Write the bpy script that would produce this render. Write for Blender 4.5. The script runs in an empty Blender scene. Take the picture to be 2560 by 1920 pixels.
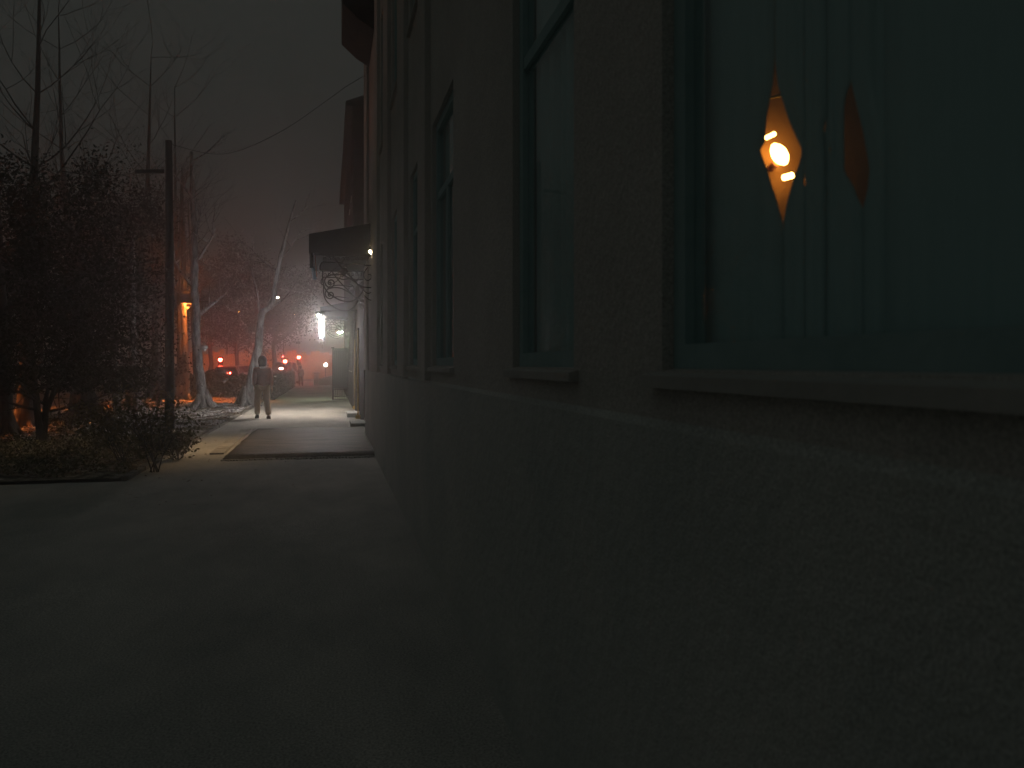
import bpy, bmesh, math, random
from mathutils import Vector, Matrix, noise
random.seed(7)
R = math.radians
sc = bpy.context.scene
col = sc.collection

# ------------------------------------------------------------ camera, world, exposure
F, HOR, EYE = 1991.0, 910.0, 1.55          # focal length and horizon in photo pixels, eye height in metres
YAW = math.atan(457.0 / F)
cam = bpy.data.cameras.new('camera'); camo = bpy.data.objects.new('camera', cam); col.objects.link(camo)
camo.location = (0, 0, EYE); camo.rotation_euler = (R(90), 0, -YAW)
cam.sensor_width = 36; cam.lens = F / 2560 * 36; cam.shift_y = -(960 - HOR) / 2560
cam.clip_start = .02; cam.clip_end = 2000
cam.dof.use_dof = True; cam.dof.focus_distance = 23.0; cam.dof.aperture_fstop = 4.5
sc.camera = camo
w = bpy.data.worlds.new('World'); sc.world = w; w.use_nodes = True
wt = w.node_tree; bg = wt.nodes['Background']
tc = wt.nodes.new('ShaderNodeTexCoord'); sx = wt.nodes.new('ShaderNodeSeparateXYZ'); rp = wt.nodes.new('ShaderNodeValToRGB')
wt.links.new(tc.outputs['Generated'], sx.inputs[0]); wt.links.new(sx.outputs['Z'], rp.inputs[0]); wt.links.new(rp.outputs[0], bg.inputs['Color'])
rp.color_ramp.elements[0].position = 0.0; rp.color_ramp.elements[0].color = (.60, .62, .58, 1)
rp.color_ramp.elements[1].position = 1.; rp.color_ramp.elements[1].color = (1.25, 1.55, 1.45, 1)
e_ = rp.color_ramp.elements.new(.42); e_.color = (.86, .93, .84, 1)
bg.inputs['Strength'].default_value = .0275
vs = sc.view_settings; vs.view_transform = 'Standard'; vs.look = 'None'; vs.exposure = 0; vs.gamma = 1; vs.use_curve_mapping = False
cy = sc.cycles
cy.use_denoising = True; cy.max_bounces = 5; cy.diffuse_bounces = 2; cy.glossy_bounces = 2; cy.transparent_max_bounces = 24
cy.volume_bounces = 1; cy.sample_clamp_indirect = 2.0; cy.sample_clamp_direct = 0
cy.use_adaptive_sampling = True; cy.adaptive_threshold = .008; cy.adaptive_min_samples = 40; cy.use_light_tree = True

# ------------------------------------------------------------ pixel rays -> world
SY, CY_ = math.sin(YAW), math.cos(YAW)
FW = Vector((SY, CY_, 0)); RT = Vector((CY_, -SY, 0)); UP = Vector((0, 0, 1)); O = Vector((0, 0, EYE))
def ray(x, y): return FW + RT * ((x - 1280) / F) + UP * ((HOR - y) / F)
def at(x, y, D): return O + ray(x, y) * D
def ground(x, y): return at(x, y, EYE * F / (y - HOR))
def hitX(x, y, X): d = ray(x, y); return O + d * (X / d.x)
def hitY(x, y, Y): d = ray(x, y); return O + d * (Y / d.y)
def hitZ(x, y, Z): d = ray(x, y); return O + d * ((Z - EYE) / d.z)

# ------------------------------------------------------------ helpers
def mat(name, c, rough=.7, c2=None, scale=5., bump=0., metal=0., bscale=None, stretch=None, spec=.4, contrast=(.35, .65), c3=None, grit=0., gs=220.):
    m = bpy.data.materials.new(name); m.use_nodes = True; t = m.node_tree; b = t.nodes['Principled BSDF']
    b.inputs['Roughness'].default_value = rough; b.inputs['Metallic'].default_value = metal
    b.inputs['Specular IOR Level'].default_value = spec
    b.inputs['Base Color'].default_value = (*c, 1)
    co = t.nodes.new('ShaderNodeTexCoord'); mp = t.nodes.new('ShaderNodeMapping'); t.links.new(co.outputs['Object'], mp.inputs[0])
    if stretch: mp.inputs['Scale'].default_value = stretch
    if c2:
        n = t.nodes.new('ShaderNodeTexNoise'); n.inputs['Scale'].default_value = scale; n.inputs['Detail'].default_value = 8; n.inputs['Roughness'].default_value = .65
        r = t.nodes.new('ShaderNodeValToRGB'); r.color_ramp.elements[0].position = contrast[0]; r.color_ramp.elements[1].position = contrast[1]
        r.color_ramp.elements[0].color = (*c, 1); r.color_ramp.elements[1].color = (*c2, 1)
        if c3:
            e = r.color_ramp.elements.new(min(.98, contrast[1] + .12)); e.color = (*c3, 1)
        t.links.new(mp.outputs[0], n.inputs[0]); t.links.new(n.outputs['Fac'], r.inputs[0]); t.links.new(r.outputs[0], b.inputs['Base Color'])
        if grit:
            g = t.nodes.new('ShaderNodeTexNoise'); g.inputs['Scale'].default_value = gs; g.inputs['Detail'].default_value = 3
            k = t.nodes.new('ShaderNodeMapRange'); k.inputs[1].default_value = .3; k.inputs[2].default_value = .7; k.inputs[3].default_value = 1-grit; k.inputs[4].default_value = 1+grit
            v = t.nodes.new('ShaderNodeVectorMath'); v.operation = 'SCALE'
            t.links.new(co.outputs['Object'], g.inputs[0]); t.links.new(g.outputs['Fac'], k.inputs[0]); t.links.new(r.outputs[0], v.inputs[0]); t.links.new(k.outputs[0], v.inputs['Scale']); t.links.new(v.outputs[0], b.inputs['Base Color'])
    if bump:
        n2 = t.nodes.new('ShaderNodeTexNoise'); n2.inputs['Scale'].default_value = bscale or scale * 4; n2.inputs['Detail'].default_value = 6
        bp = t.nodes.new('ShaderNodeBump'); bp.inputs['Strength'].default_value = bump; bp.inputs['Distance'].default_value = .03
        t.links.new(mp.outputs[0], n2.inputs[0]); t.links.new(n2.outputs['Fac'], bp.inputs['Height']); t.links.new(bp.outputs[0], b.inputs['Normal'])
    return m
def emit(name, c, s):
    m = bpy.data.materials.new(name); m.use_nodes = True; t = m.node_tree; t.nodes.clear()
    e = t.nodes.new('ShaderNodeEmission'); e.inputs[0].default_value = (*c, 1); e.inputs[1].default_value = s
    o = t.nodes.new('ShaderNodeOutputMaterial'); t.links.new(e.outputs[0], o.inputs[0]); return m
def glass(name, tint=(1, 1, 1), refl=.08, rough=.02):
    m = bpy.data.materials.new(name); m.use_nodes = True; t = m.node_tree; t.nodes.clear()
    a = t.nodes.new('ShaderNodeBsdfTransparent'); a.inputs[0].default_value = (*tint, 1)
    g = t.nodes.new('ShaderNodeBsdfGlossy'); g.inputs['Roughness'].default_value = rough
    fr = t.nodes.new('ShaderNodeFresnel'); fr.inputs[0].default_value = 1.5
    mx = t.nodes.new('ShaderNodeMixShader'); o = t.nodes.new('ShaderNodeOutputMaterial')
    ge = t.nodes.new('ShaderNodeNewGeometry'); iv = t.nodes.new('ShaderNodeMath'); iv.operation = 'SUBTRACT'; iv.inputs[0].default_value = 1
    mu = t.nodes.new('ShaderNodeMath'); mu.operation = 'MULTIPLY'; t.links.new(ge.outputs['Backfacing'], iv.inputs[1]); t.links.new(iv.outputs[0], mu.inputs[0]); t.links.new(fr.outputs[0], mu.inputs[1])
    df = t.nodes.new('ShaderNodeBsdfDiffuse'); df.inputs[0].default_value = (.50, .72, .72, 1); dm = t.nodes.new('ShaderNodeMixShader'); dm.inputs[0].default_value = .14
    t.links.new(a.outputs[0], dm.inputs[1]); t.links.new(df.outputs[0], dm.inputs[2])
    t.links.new(mu.outputs[0], mx.inputs[0]); t.links.new(dm.outputs[0], mx.inputs[1]); t.links.new(g.outputs[0], mx.inputs[2]); t.links.new(mx.outputs[0], o.inputs[0])
    return m

def tag(o, label=None, cat=None, group=None, kind=None):
    if label: o['label'] = label
    if cat: o['category'] = cat
    if group: o['group'] = group
    if kind: o['kind'] = kind
    return o
def empty(name, loc, label, cat, group=None, rz=0):
    o = bpy.data.objects.new(name, None); col.objects.link(o); o.location = loc; o.rotation_euler = (0, 0, rz)
    return tag(o, label, cat, group)
def copy_tree(o, loc, label, parent=None):
    c = o.copy(); col.objects.link(c)
    if parent is None: c.location = loc; c['label'] = label
    else: c.parent = parent
    for ch in list(o.children): copy_tree(ch, None, None, c)
    return c

class MB:
    def __init__(s): s.v = []; s.f = []; s.sm = []
    def quad(s, a, b, c, d): i = len(s.v); s.v += [tuple(a), tuple(b), tuple(c), tuple(d)]; s.f.append((i, i+1, i+2, i+3)); s.sm.append(False)
    def box(s, a, b, M=None):
        i = len(s.v); P = [Vector((x, y, z)) for x in (a[0], b[0]) for y in (a[1], b[1]) for z in (a[2], b[2])]
        if M: P = [M @ p for p in P]
        s.v += [tuple(p) for p in P]
        for q in ((0,1,3,2),(4,6,7,5),(0,4,5,1),(2,3,7,6),(0,2,6,4),(1,5,7,3)): s.f.append(tuple(i+k for k in q)); s.sm.append(False)
        return s
    def tube(s, pts, rad, n=8, cap=True):
        pts = [Vector(p) for p in pts]; k = len(pts)
        if not hasattr(rad, '__len__'): rad = [rad] * k
        base = len(s.v); prev = None
        for i, p in enumerate(pts):
            t = (pts[min(i+1, k-1)] - pts[max(i-1, 0)]).normalized()
            if prev is None:
                u = t.orthogonal().normalized()
            else:
                u = (prev - t * prev.dot(t))
                u = u.normalized() if u.length > 1e-6 else t.orthogonal().normalized()
            prev = u; v = t.cross(u)
            for j in range(n):
                a = 2 * math.pi * j / n
                s.v.append(tuple(p + (u * math.cos(a) + v * math.sin(a)) * rad[i]))
        for i in range(k-1):
            for j in range(n):
                a = base + i*n + j; b = base + i*n + (j+1) % n
                s.f.append((a, b, b+n, a+n)); s.sm.append(True)
        if cap:
            s.f.append(tuple(base + j for j in range(n))[::-1]); s.f.append(tuple(base + (k-1)*n + j for j in range(n))); s.sm += [False, False]
        return s
    def lathe(s, c, prof, n=12):
        base = len(s.v); k = len(prof)
        for (r, z) in prof:
            for j in range(n):
                a = 2*math.pi*j/n; s.v.append((c[0]+r*math.cos(a), c[1]+r*math.sin(a), c[2]+z))
        for i in range(k-1):
            for j in range(n):
                a = base+i*n+j; b = base+i*n+(j+1) % n
                s.f.append((a, b, b+n, a+n)); s.sm.append(True)
        s.f.append(tuple(base+j for j in range(n))[::-1]); s.f.append(tuple(base+(k-1)*n+j for j in range(n))); s.sm += [True, True]
        return s
    def ball(s, c, r, n=12, sz=1.):
        pr = [(max(.001, r*math.sin(math.pi*i/8)), -r*sz*math.cos(math.pi*i/8)) for i in range(9)]
        return s.lathe(c, pr, n)
    def loft(s, rings, cap=True, smooth=True):
        base = len(s.v); n = len(rings[0]); k = len(rings)
        for r in rings: s.v += [tuple(p) for p in r]
        for i in range(k-1):
            for j in range(n):
                a = base+i*n+j; b = base+i*n+(j+1) % n
                s.f.append((a, b, b+n, a+n)); s.sm.append(smooth)
        if cap:
            s.f.append(tuple(base+j for j in range(n))[::-1]); s.f.append(tuple(base+(k-1)*n+j for j in range(n))); s.sm += [False, False]
        return s
    def build(s, name, m, parent=None, **kw):
        me = bpy.data.meshes.new(name); me.from_pydata(s.v, [], s.f); me.polygons.foreach_set('use_smooth', s.sm)
        bm = bmesh.new(); bm.from_mesh(me); bmesh.ops.recalc_face_normals(bm, faces=bm.faces[:]) if len(s.f) < 20000 else None; bm.to_mesh(me); bm.free()
        me.materials.append(m); o = bpy.data.objects.new(name, me); col.objects.link(o)
        if parent is not None:
            o.parent = parent
        if kw: tag(o, **kw)
        return o

# ------------------------------------------------------------ materials
M = {}
M['path'] = mat('path', (.33, .335, .32), .85, (.58, .55, .51), .9, .22, bscale=14, stretch=(1, .5, 1), contrast=(.28, .64), c3=(.60, .57, .52), spec=.1, grit=.4, gs=90)
M['slab'] = mat('slab', (.05, .045, .035), .6, (.15, .125, .09), 2.2, .9, bscale=30, stretch=(.7, 2.2, 1), contrast=(.36, .66), c3=(.32, .29, .25), spec=.25)
M['lawn'] = mat('lawn', (.07, .062, .04), .95, (.30, .27, .22), 4.5, .9, bscale=30, contrast=(.42, .60), c3=(.55, .54, .54))
M['earth'] = mat('earth', (.07, .065, .06), .9, (.16, .15, .13), .5, .5, bscale=8)
M['asphalt'] = mat('asphalt', (.045, .045, .045), .5, (.10, .10, .10), 3, .4, bscale=60)
M['kerb'] = mat('kerb', (.12, .12, .11), .8, (.24, .23, .21), 9, .4)
M['litkerb'] = mat('litkerb', (.36, .34, .30), .8, (.50, .47, .42), 5, .3)
M['snow'] = mat('snow', (.45, .44, .42), .8, (.65, .64, .62), 14, .8)
M['stucco'] = mat('stucco', (.46, .44, .41), .95, (.60, .57, .53), 1.1, .3, bscale=40, contrast=(.3, .7), grit=.35, gs=240)
M['plinth'] = mat('plinth', (.46, .49, .47), .95, (.60, .60, .56), 1.1, .35, bscale=22, contrast=(.32, .68), grit=.4, gs=200)
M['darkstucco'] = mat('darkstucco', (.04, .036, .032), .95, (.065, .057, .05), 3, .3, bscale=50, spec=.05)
M['plaster'] = mat('plaster', (.30, .31, .29), .9, (.38, .39, .36), 2.0, .3, bscale=50)
M['roof'] = mat('roof', (.05, .055, .055), .95, (.08, .08, .08), 4, .2, spec=.05)
M['frame'] = mat('frame', (.30, .44, .44), .85, (.36, .50, .50), 8, .1)
M['sill'] = mat('sill', (.40, .39, .37), .9, (.48, .46, .43), 3, .3)
M['darkcurtain'] = mat('darkcurtain', (.52, .78, .78), .95, (.60, .85, .84), 3, .2, stretch=(6, 6, .3))
M['curtain'] = mat('curtain', (.50, .74, .74), .95, (.56, .80, .80), 5, .2, stretch=(8, 8, .5))
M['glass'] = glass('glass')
M['carglass'] = mat('carglass', (.01, .012, .014), .08, spec=.8)
M['iron'] = mat('iron', (.015, .017, .018), .9, (.03, .03, .03), 20, .1, spec=.08)
M['canopy'] = mat('canopy', (.02, .028, .027), .95, (.03, .037, .035), 6, .1, spec=.03)
M['bark'] = mat('bark', (.035, .032, .028), .95, (.11, .105, .10), 7, 1., bscale=22, stretch=(1, 1, .22), contrast=(.38, .68))
M['palebark'] = mat('palebark', (.07, .065, .062), .9, (.33, .33, .34), 9, 1., bscale=24, stretch=(1, 1, .30), contrast=(.40, .62))
M['leafdark'] = mat('leafdark', (.012, .014, .009), .9, (.032, .032, .02), 1.5)
M['leafbrown'] = mat('leafbrown', (.05, .045, .025), .8, (.14, .11, .06), 2.0)
M['leafgreen'] = mat('leafgreen', (.07, .075, .035), .75, (.20, .19, .11), 3.0)
M['litter'] = mat('litter', (.08, .06, .045), .9, (.30, .22, .15), 6.0)
M['frost'] = mat('frost', (.55, .54, .56), .9, (.80, .79, .84), 9.0)
M['hedge'] = mat('hedge', (.02, .028, .015), .9, (.05, .055, .03), 5)
M['pole'] = mat('pole', (.03, .032, .032), .85, (.055, .055, .05), 6, .3, stretch=(1, 1, .2))
M['redbrown'] = mat('redbrown', (.22, .07, .035), .8, (.33, .12, .06), 7, .2)
M['ytone'] = mat('ytone', (.55, .36, .07), .6, (.62, .42, .12), 10, .1)
M['bluegrey'] = mat('bluegrey', (.22, .33, .42), .6, (.30, .42, .50), 6)
M['metal'] = mat('metal', (.35, .36, .37), .5, (.5, .5, .5), 12, .1, metal=.3)
M['carbody'] = mat('carbody', (.33, .31, .30), .32, (.36, .34, .33), 2, spec=.6)
M['cardark'] = mat('cardark', (.03, .035, .04), .3, spec=.6)
M['tyre'] = mat('tyre', (.015, .015, .015), .9)
M['trim'] = mat('trim', (.03, .03, .03), .6)
M['jacket'] = mat('jacket', (.24, .085, .05), .9, (.34, .13, .08), 9, .3)
M['trousers'] = mat('trousers', (.60, .47, .34), .9, (.72, .56, .42), 6, .3)
M['cap'] = mat('cap', (.04, .042, .045), .95, (.07, .07, .075), 30, .3)
M['scarf'] = mat('scarf', (.65, .62, .60), .9, (.75, .72, .70), 30, .3)
M['skin'] = mat('skin', (.45, .27, .19), .55)
M['shoe'] = mat('shoe', (.015, .015, .018), .5)
M['coat2'] = mat('coat2', (.06, .04, .045), .9)
M['wallpaper'] = mat('wallpaper', (.27, .125, .035), .9, (.30, .14, .04), 6, .1)
M['e_tube'] = emit('e_tube', (.96, .90, .92), 380)
M['e_down'] = emit('e_down', (1.0, .84, .66), 1300)
M['e_globe'] = emit('e_globe', (1.0, .70, .38), 110)
M['e_addedflood'] = emit('e_addedflood', (1.0, .64, .30), 3600)
M['e_green'] = emit('e_green', (.85, 1.0, .60), 1200)
M['e_sodium'] = emit('e_sodium', (1.0, .30, .035), 220)
M['e_sodiumstrong'] = emit('e_sodiumstrong', (1.0, .22, .035), 4800)
M['e_red'] = emit('e_red', (1.0, .055, .03), 210)
M['e_redsmall'] = emit('e_redsmall', (1.0, .05, .035), 90)
M['e_reddim'] = emit('e_reddim', (1.0, .03, .03), 1.6)
M['e_head'] = emit('e_head', (1.0, .92, .72), 30)
M['e_bar'] = emit('e_bar', (1.0, .45, .35), 70)
M['e_sconce'] = emit('e_sconce', (1.0, .56, .14), 21)
M['e_spark'] = emit('e_spark', (1.0, .25, .03), 1.2)
M['ochre'] = mat('ochre', (.50, .38, .26), .9, (.60, .46, .32), 3, .2)
M['e_wall'] = emit('e_wall', (1.0, .22, .06), 420)
M['e_whitelamp'] = emit('e_whitelamp', (1, .90, .72), 70)

# ------------------------------------------------------------ ground, path, lawn, road
def sheet(name, m, x0, x1, y0, y1, z, nx, ny, amp=0., fr=.6, edge=0., **kw):
    mb = MB(); vs_ = []
    for j in range(ny+1):
        for i in range(nx+1):
            x = x0+(x1-x0)*i/nx; y = y0+(y1-y0)*j/ny
            if edge and i in (0, nx): x += edge*noise.noise(Vector((y*2.1, x, 3)))
            if edge and j in (0, ny): y += edge*noise.noise(Vector((x*2.1, y, 7)))
            zz = z + (amp*noise.noise(Vector((x*fr, y*fr, z))) + amp*.4*noise.noise(Vector((x*fr*4, y*fr*4, z))) if 0 < i < nx and 0 < j < ny else 0)
            mb.v.append((x, y, zz))
    for j in range(ny):
        for i in range(nx):
            a = j*(nx+1)+i; mb.f.append((a, a+1, a+nx+2, a+nx+1)); mb.sm.append(True)
    return mb.build(name, m, None, kind='structure', **kw)
sheet('ground', M['earth'], -170, 120, -40, 280, -.06, 4, 4)
sheet('path', M['path'], -2.62, .85, 11.4, 75, 0.0, 8, 90, .006)
sheet('forecourt', M['path'], -30, .85, -6, 11.4, 0.0, 30, 24, .006)
sheet('lawn', M['lawn'], -8.0, -2.70, 11.5, 60, .03, 60, 300, .075, .9, edge=.12)
sheet('far_lawn', M['lawn'], -30, -17.4, 11.5, 120, .02, 12, 60, .1, .4)
sheet('side_lawn', M['lawn'], -30, -17.4, 11.5, 12, .01, 2, 2)
sheet('road', M['asphalt'], -17, -8.4, 11.5, 200, -.03, 4, 40)
sheet('cross_road', M['asphalt'], -8.0, 60, 76, 90, -.03, 20, 4)
kb = MB()
for i in range(24): kb.box((-8.38, 11.5+i*2.5, -.05), (-8.16, 13.97+i*2.5, .09))
kb.build('kerb', M['kerb'], None, kind='structure')
ke = MB()
for i in range(24): ke.box((-2.70+.01*math.sin(i*2.3), 11.5+i*1.0, -.03), (-2.61+.01*math.sin(i*2.3), 12.485+i*1.0, .055+.006*math.sin(i*1.7)))
ke.build('lawn_edging', M['kerb'], None, kind='structure')
# raised asphalt ramp slab at the entrance, with a crumbly frozen fringe along its front
sl = MB(); nx, ny = 24, 40; x0, x1, y0, y1 = -1.70, .80, 13.55, 19.3
for j in range(ny+1):
    for i in range(nx+1):
        x = x0+(x1-x0)*i/nx; y = y0+(y1-y0)*j/ny
        e = min(x-x0, (y-y0)*1.0, (y1-y)*.5)
        z = .07*min(1, e/.07+.02) + .008*noise.noise(Vector((x*3, y*3, 0)))
        if j == 0: y += .05*noise.noise(Vector((x*5, 1, 1)))
        if i == 0: x += .03*noise.noise(Vector((y*2, 4, 1)))
        sl.v.append((x, y, max(z, -.01)))
for j in range(ny):
    for i in range(nx):
        a = j*(nx+1)+i; sl.f.append((a, a+1, a+nx+2, a+nx+1)); sl.sm.append(True)
sl.build('entrance_slab', M['slab'], None, kind='structure')
st = MB()   # edge strip beside the slab, its lamplit look put into the pale colour
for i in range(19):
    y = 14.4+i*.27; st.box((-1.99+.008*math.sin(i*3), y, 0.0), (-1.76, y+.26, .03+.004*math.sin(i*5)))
st.build('edge_strip', M['litkerb'], None, kind='structure')
fr_ = MB()
for i in range(300):
    x = -1.68+2.4*random.random(); s = .012+.022*random.random(); y = 13.45+.05*noise.noise(Vector((x*5, 1, 1)))+random.gauss(0, .035)
    fr_.ball((x, y, s*.3), s, 5, .6)
fr_.build('frozen_snow_fringe', M['snow'], None, label='crumbly frozen snow fringe along the front edge of the entrance slab', cat='snow', kind='stuff')

# ------------------------------------------------------------ leaf scatters
def leafquad(mb, p, s, flat=False, nrm=None):
    if flat:
        a = random.random()*6.28; u = Vector((math.cos(a), math.sin(a), random.gauss(0, .25))); v = Vector((-math.sin(a), math.cos(a), random.gauss(0, .25)))
    else:
        u = Vector((random.gauss(0, 1), random.gauss(0, 1), random.gauss(0, 1))).normalized(); v = u.orthogonal().normalized()
        v = (v*math.cos(1.) + u.cross(v)*math.sin(1.)*random.choice((-1, 1))).normalized()
    i = len(mb.v); p = Vector(p)
    mb.v += [tuple(p-u*s), tuple(p-v*s*.45), tuple(p+u*s), tuple(p+v*s*.45+u*s*.15)]
    mb.f.append((i, i+1, i+2, i+3)); mb.sm.append(False)
def lz(x, y): return .03 + .075*noise.noise(Vector((x*.9, y*.9, .03)))
lt = MB()
for i in range(16000):
    x = -2.6-5.2*random.random(); y = 12+random.random()**1.0*26
    if noise.noise(Vector((x*1.3, y*1.1, 5))) < -.22: continue
    leafquad(lt, (x, y, lz(x, y)+.02+.02*random.random()), .03+.035*random.random(), True)
lt.build('leaf_litter', M['litter'], None, label='dead brown leaves scattered over the lawn beneath the trees', cat='leaf litter', kind='stuff')
ft = MB()
for i in range(20000):
    x = -2.66-4.2*random.random()**1.3; y = 17.5+random.random()*15
    if noise.noise(Vector((x*1.6, y*1.4, 9))) < -.05: continue
    leafquad(ft, (x, y, lz(x, y)+.025+.02*random.random()), .022+.03*random.random(), True)
ft.build('frosted_leaves', M['frost'], None, label='pale frosted leaves and snow crust on the lawn under the leaning tree', cat='frost', kind='stuff')
gc = MB()
for i in range(26000):
    x = -2.75-8*random.random(); y = 11.6+6.2*random.random()**1.1
    d = noise.noise(Vector((x*1.1, y*1.1, 2)))
    if d < -.12: continue
    leafquad(gc, (x, y, .05+(.10+.22*max(0, d))*random.random()), .018+.024*random.random())
gc.build('ground_cover', M['leafgreen'], None, label='low leafy ground cover on the near corner of the lawn', cat='ground cover', kind='stuff')
pl = MB()
for i in range(260):
    x = -2.6+3.2*random.random(); y = 9+random.random()*22
    leafquad(pl, (x, y, .012), .015+.02*random.random(), True)
pl.build('path_leaves', M['litter'], None, label='few dead leaves lying on the path', cat='leaves', kind='stuff')

# ------------------------------------------------------------ trees
def limb(mb, p, d, L, r, depth, tips, up=.15, wob=.25, n=6, spread=.75, kids=(3, 4)):
    pts = [p.copy()]; rads = [r]; k = 5; q = p.copy(); dd = d.normalized()
    for i in range(k):
        dd = (dd + Vector((random.gauss(0, wob), random.gauss(0, wob), random.gauss(0, wob)+up))*.35).normalized()
        q = q + dd*(L/k); pts.append(q.copy()); rads.append(r*(1-.62*(i+1)/k))
    mb.tube(pts, rads, n, False)
    if depth == 0: tips.append((pts[2], dd)); tips.append((pts[-1], dd)); return
    for c in range(random.randint(*kids)):
        t = random.randint(2, k); nd = (dd + Vector((random.gauss(0, spread), random.gauss(0, spread), random.gauss(0, spread*.6)))).normalized()
        limb(mb, pts[t], nd, L*(.5+.3*random.random()), rads[t]*.72, depth-1, tips, up, wob, max(4, n-1), spread, kids)
def tree(name, label, pts, rads, group, bark='bark', limbs=(), leaves=0, leafm='leafdark', lsize=.07, lspread=.25, droop=0., depth=2, flare=True, starts=None, Ls=2.2, up=.2, extra=None, zmin=.3, lr=.55):
    pts = [Vector(p) for p in pts]; base = pts[0].copy(); base.z = 0
    root = empty(name, base, label, 'tree', group)
    tr = MB(); P = [p-base for p in pts]; P2 = []; R2 = []
    for i in range(len(P)-1):   # resample with wobble
        for k in range(4):
            t = k/4; q = P[i].lerp(P[i+1], t); rr = rads[i]*(1-t)+rads[i+1]*t
            o_ = noise.noise_vector(q*1.7+base)*rr*.35 if (i or k) else Vector()
            P2.append(q+o_); R2.append(rr*(1+.10*noise.noise(q*4+base)))
    P2.append(P[-1]); R2.append(rads[-1])
    if flare: R2[0] *= 1.55; R2[1] *= 1.12
    P2[0].z -= .12
    tr.tube(P2, R2, 12)
    if flare:
        for k in range(5):
            a = k*1.256+random.random()*.7; d = Vector((math.cos(a), math.sin(a), 0)); r0 = rads[0]
            tr.tube([d*r0*.25+UP*r0*2.8, d*r0*.95+UP*r0*1.1, d*r0*1.7+UP*r0*.25, d*r0*2.7-UP*.08], [r0*.35, r0*.42, r0*.32, r0*.14], 6)
    tips = []
    for (b, d, L, r) in limbs: limb(tr, Vector(b)-base, Vector(d), L, r, depth, tips, up)
    br = tr
    nst = starts if starts is not None else 9
    for k in range(nst):
        idx = int(len(P2)*(.45+.55*(k+.5)/nst)); idx = min(idx, len(P2)-1)
        a = k*2.4+random.random(); d = Vector((math.cos(a), math.sin(a), .35+.5*random.random()-droop))
        limb(br, P2[idx], d, Ls*(.7+.6*random.random()), max(.012, R2[idx]*lr), depth, tips, up)
    br.build('trunk', M[bark], root)
    if extra: extra(root, base, tips)
    if leaves:
        cr = MB()
        for i in range(leaves):
            t, d = random.choice(tips); p = t + Vector((random.gauss(0, lspread), random.gauss(0, lspread), random.gauss(0, lspread)-abs(random.gauss(0, droop*1.5)))); p.z = max(p.z, zmin+.5*random.random())
            leafquad(cr, p, lsize*(.6+.8*random.random()))
        cr.build('crown', M[leafm], root)
    return root
G1 = 'trees on the lawn beside the path'
# leaning pale tree behind the walker
D1 = 28.8
T1 = [ground(617, 1017)] + [at(x, y, D1) for x, y in ((622, 985), (630, 950), (640, 900), (646, 850), (651, 810), (657, 780), (676, 768), (684, 745), (690, 700), (700, 650), (712, 600), (724, 555), (740, 500))]
tree('leaning_tree', 'pale barked tree leaning right behind the walking person, with a kink high in its trunk', T1,
     [.26, .21, .20, .165, .15, .13, .115, .10, .09, .085, .075, .06, .045, .025], G1, 'palebark', starts=3, depth=2, Ls=1.3, flare=True,
     limbs=[(at(652, 790, D1), (-.12, 0, 1), 2.6, .045), (at(700, 650, D1), (.6, .2, .8), 1.6, .03)])
D2 = 27.3
T2 = [ground(509, 1023)] + [at(x, y, D2) for x, y in ((506, 985), (500, 940), (496, 895), (492, 850), (489, 790), (487, 720), (486, 640), (486, 560), (482, 470), (478, 380))]
tree('straight_tree', 'straight tree lit pale down its right side, standing between the pole and the leaning tree', T2,
     [.24, .17, .155, .15, .145, .14, .13, .12, .10, .08, .05], G1, 'palebark', starts=6, depth=2, Ls=1.5)
# grey metal lantern hood fixed to it
lb = empty('tree_lantern', at(511, 872, 27.15), 'small pale round lantern head on a bracket on the straight tree', 'lantern')
m_ = MB(); m_.lathe((0, 0, -.03), [(.02, .0), (.11, .02), (.13, .08), (.09, .15), (.02, .18)], 14); m_.build('hood', M['metal'], lb)
m_ = MB(); m_.tube([(-.22, .12, -.25), (-.20, .06, .05), (-.1, .03, .12), (0, 0, .13)], .018, 6); m_.build('bracket', M['metal'], lb)
m_ = MB(); m_.ball((0, 0, -.03), .06, 10); m_.build('glass_bowl', M['frost'], lb)
# darker trees farther back
def simple_tree(x, yb, xs, w_, label, top=420, name='lawn_tree', bark='bark', leaves=0, D=None, **kw):
    D = D or EYE*F/(yb-HOR); b = at(x, yb, D); b.z = 0
    ys = [yb-(yb-top)*t for t in (.12, .28, .5, .75, 1.)]
    pts = [b]+[at(xx, yy, D) for xx, yy in zip(xs, ys)]
    r = w_*D/F/2
    return tree(name, label, pts, [r*1.1, r, r*.9, r*.78, r*.6, r*.3], G1, bark, leaves=leaves, **kw)
simple_tree(466, 1006, (464, 461, 459, 458, 455), 17, 'dark upright tree just right of the pole, carrying brown leaves', leaves=700, leafm='leafbrown', lsize=.035, D=33, Ls=1.1, starts=4, depth=1)
simple_tree(447, 1004, (446, 447, 448, 450, 454), 9, 'thin dark tree close against the right side of the pole', leaves=300, leafm='leafbrown', lsize=.035, D=34, starts=4, Ls=1., depth=1)
simple_tree(489, 996, (488, 484, 480, 476, 470), 10, 'thin dark tree behind the straight tree', leaves=300, leafm='leafbrown', lsize=.035, D=36, starts=4, Ls=1., depth=1, top=500)
simple_tree(399, 1012, (396, 390, 385, 380, 372), 11, 'slim leaning tree in front of the parked car', leaves=500, leafm='leafbrown', lsize=.035, D=30, starts=4, Ls=1.0, depth=1)
simple_tree(345, 1022, (337, 333, 331, 329, 326), 20, 'tree with snow-dusted spreading roots, left of the parked car', bark='palebark', leaves=500, leafm='leafbrown', lsize=.035, D=26.5, starts=4, Ls=1.2, depth=1)
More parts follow.
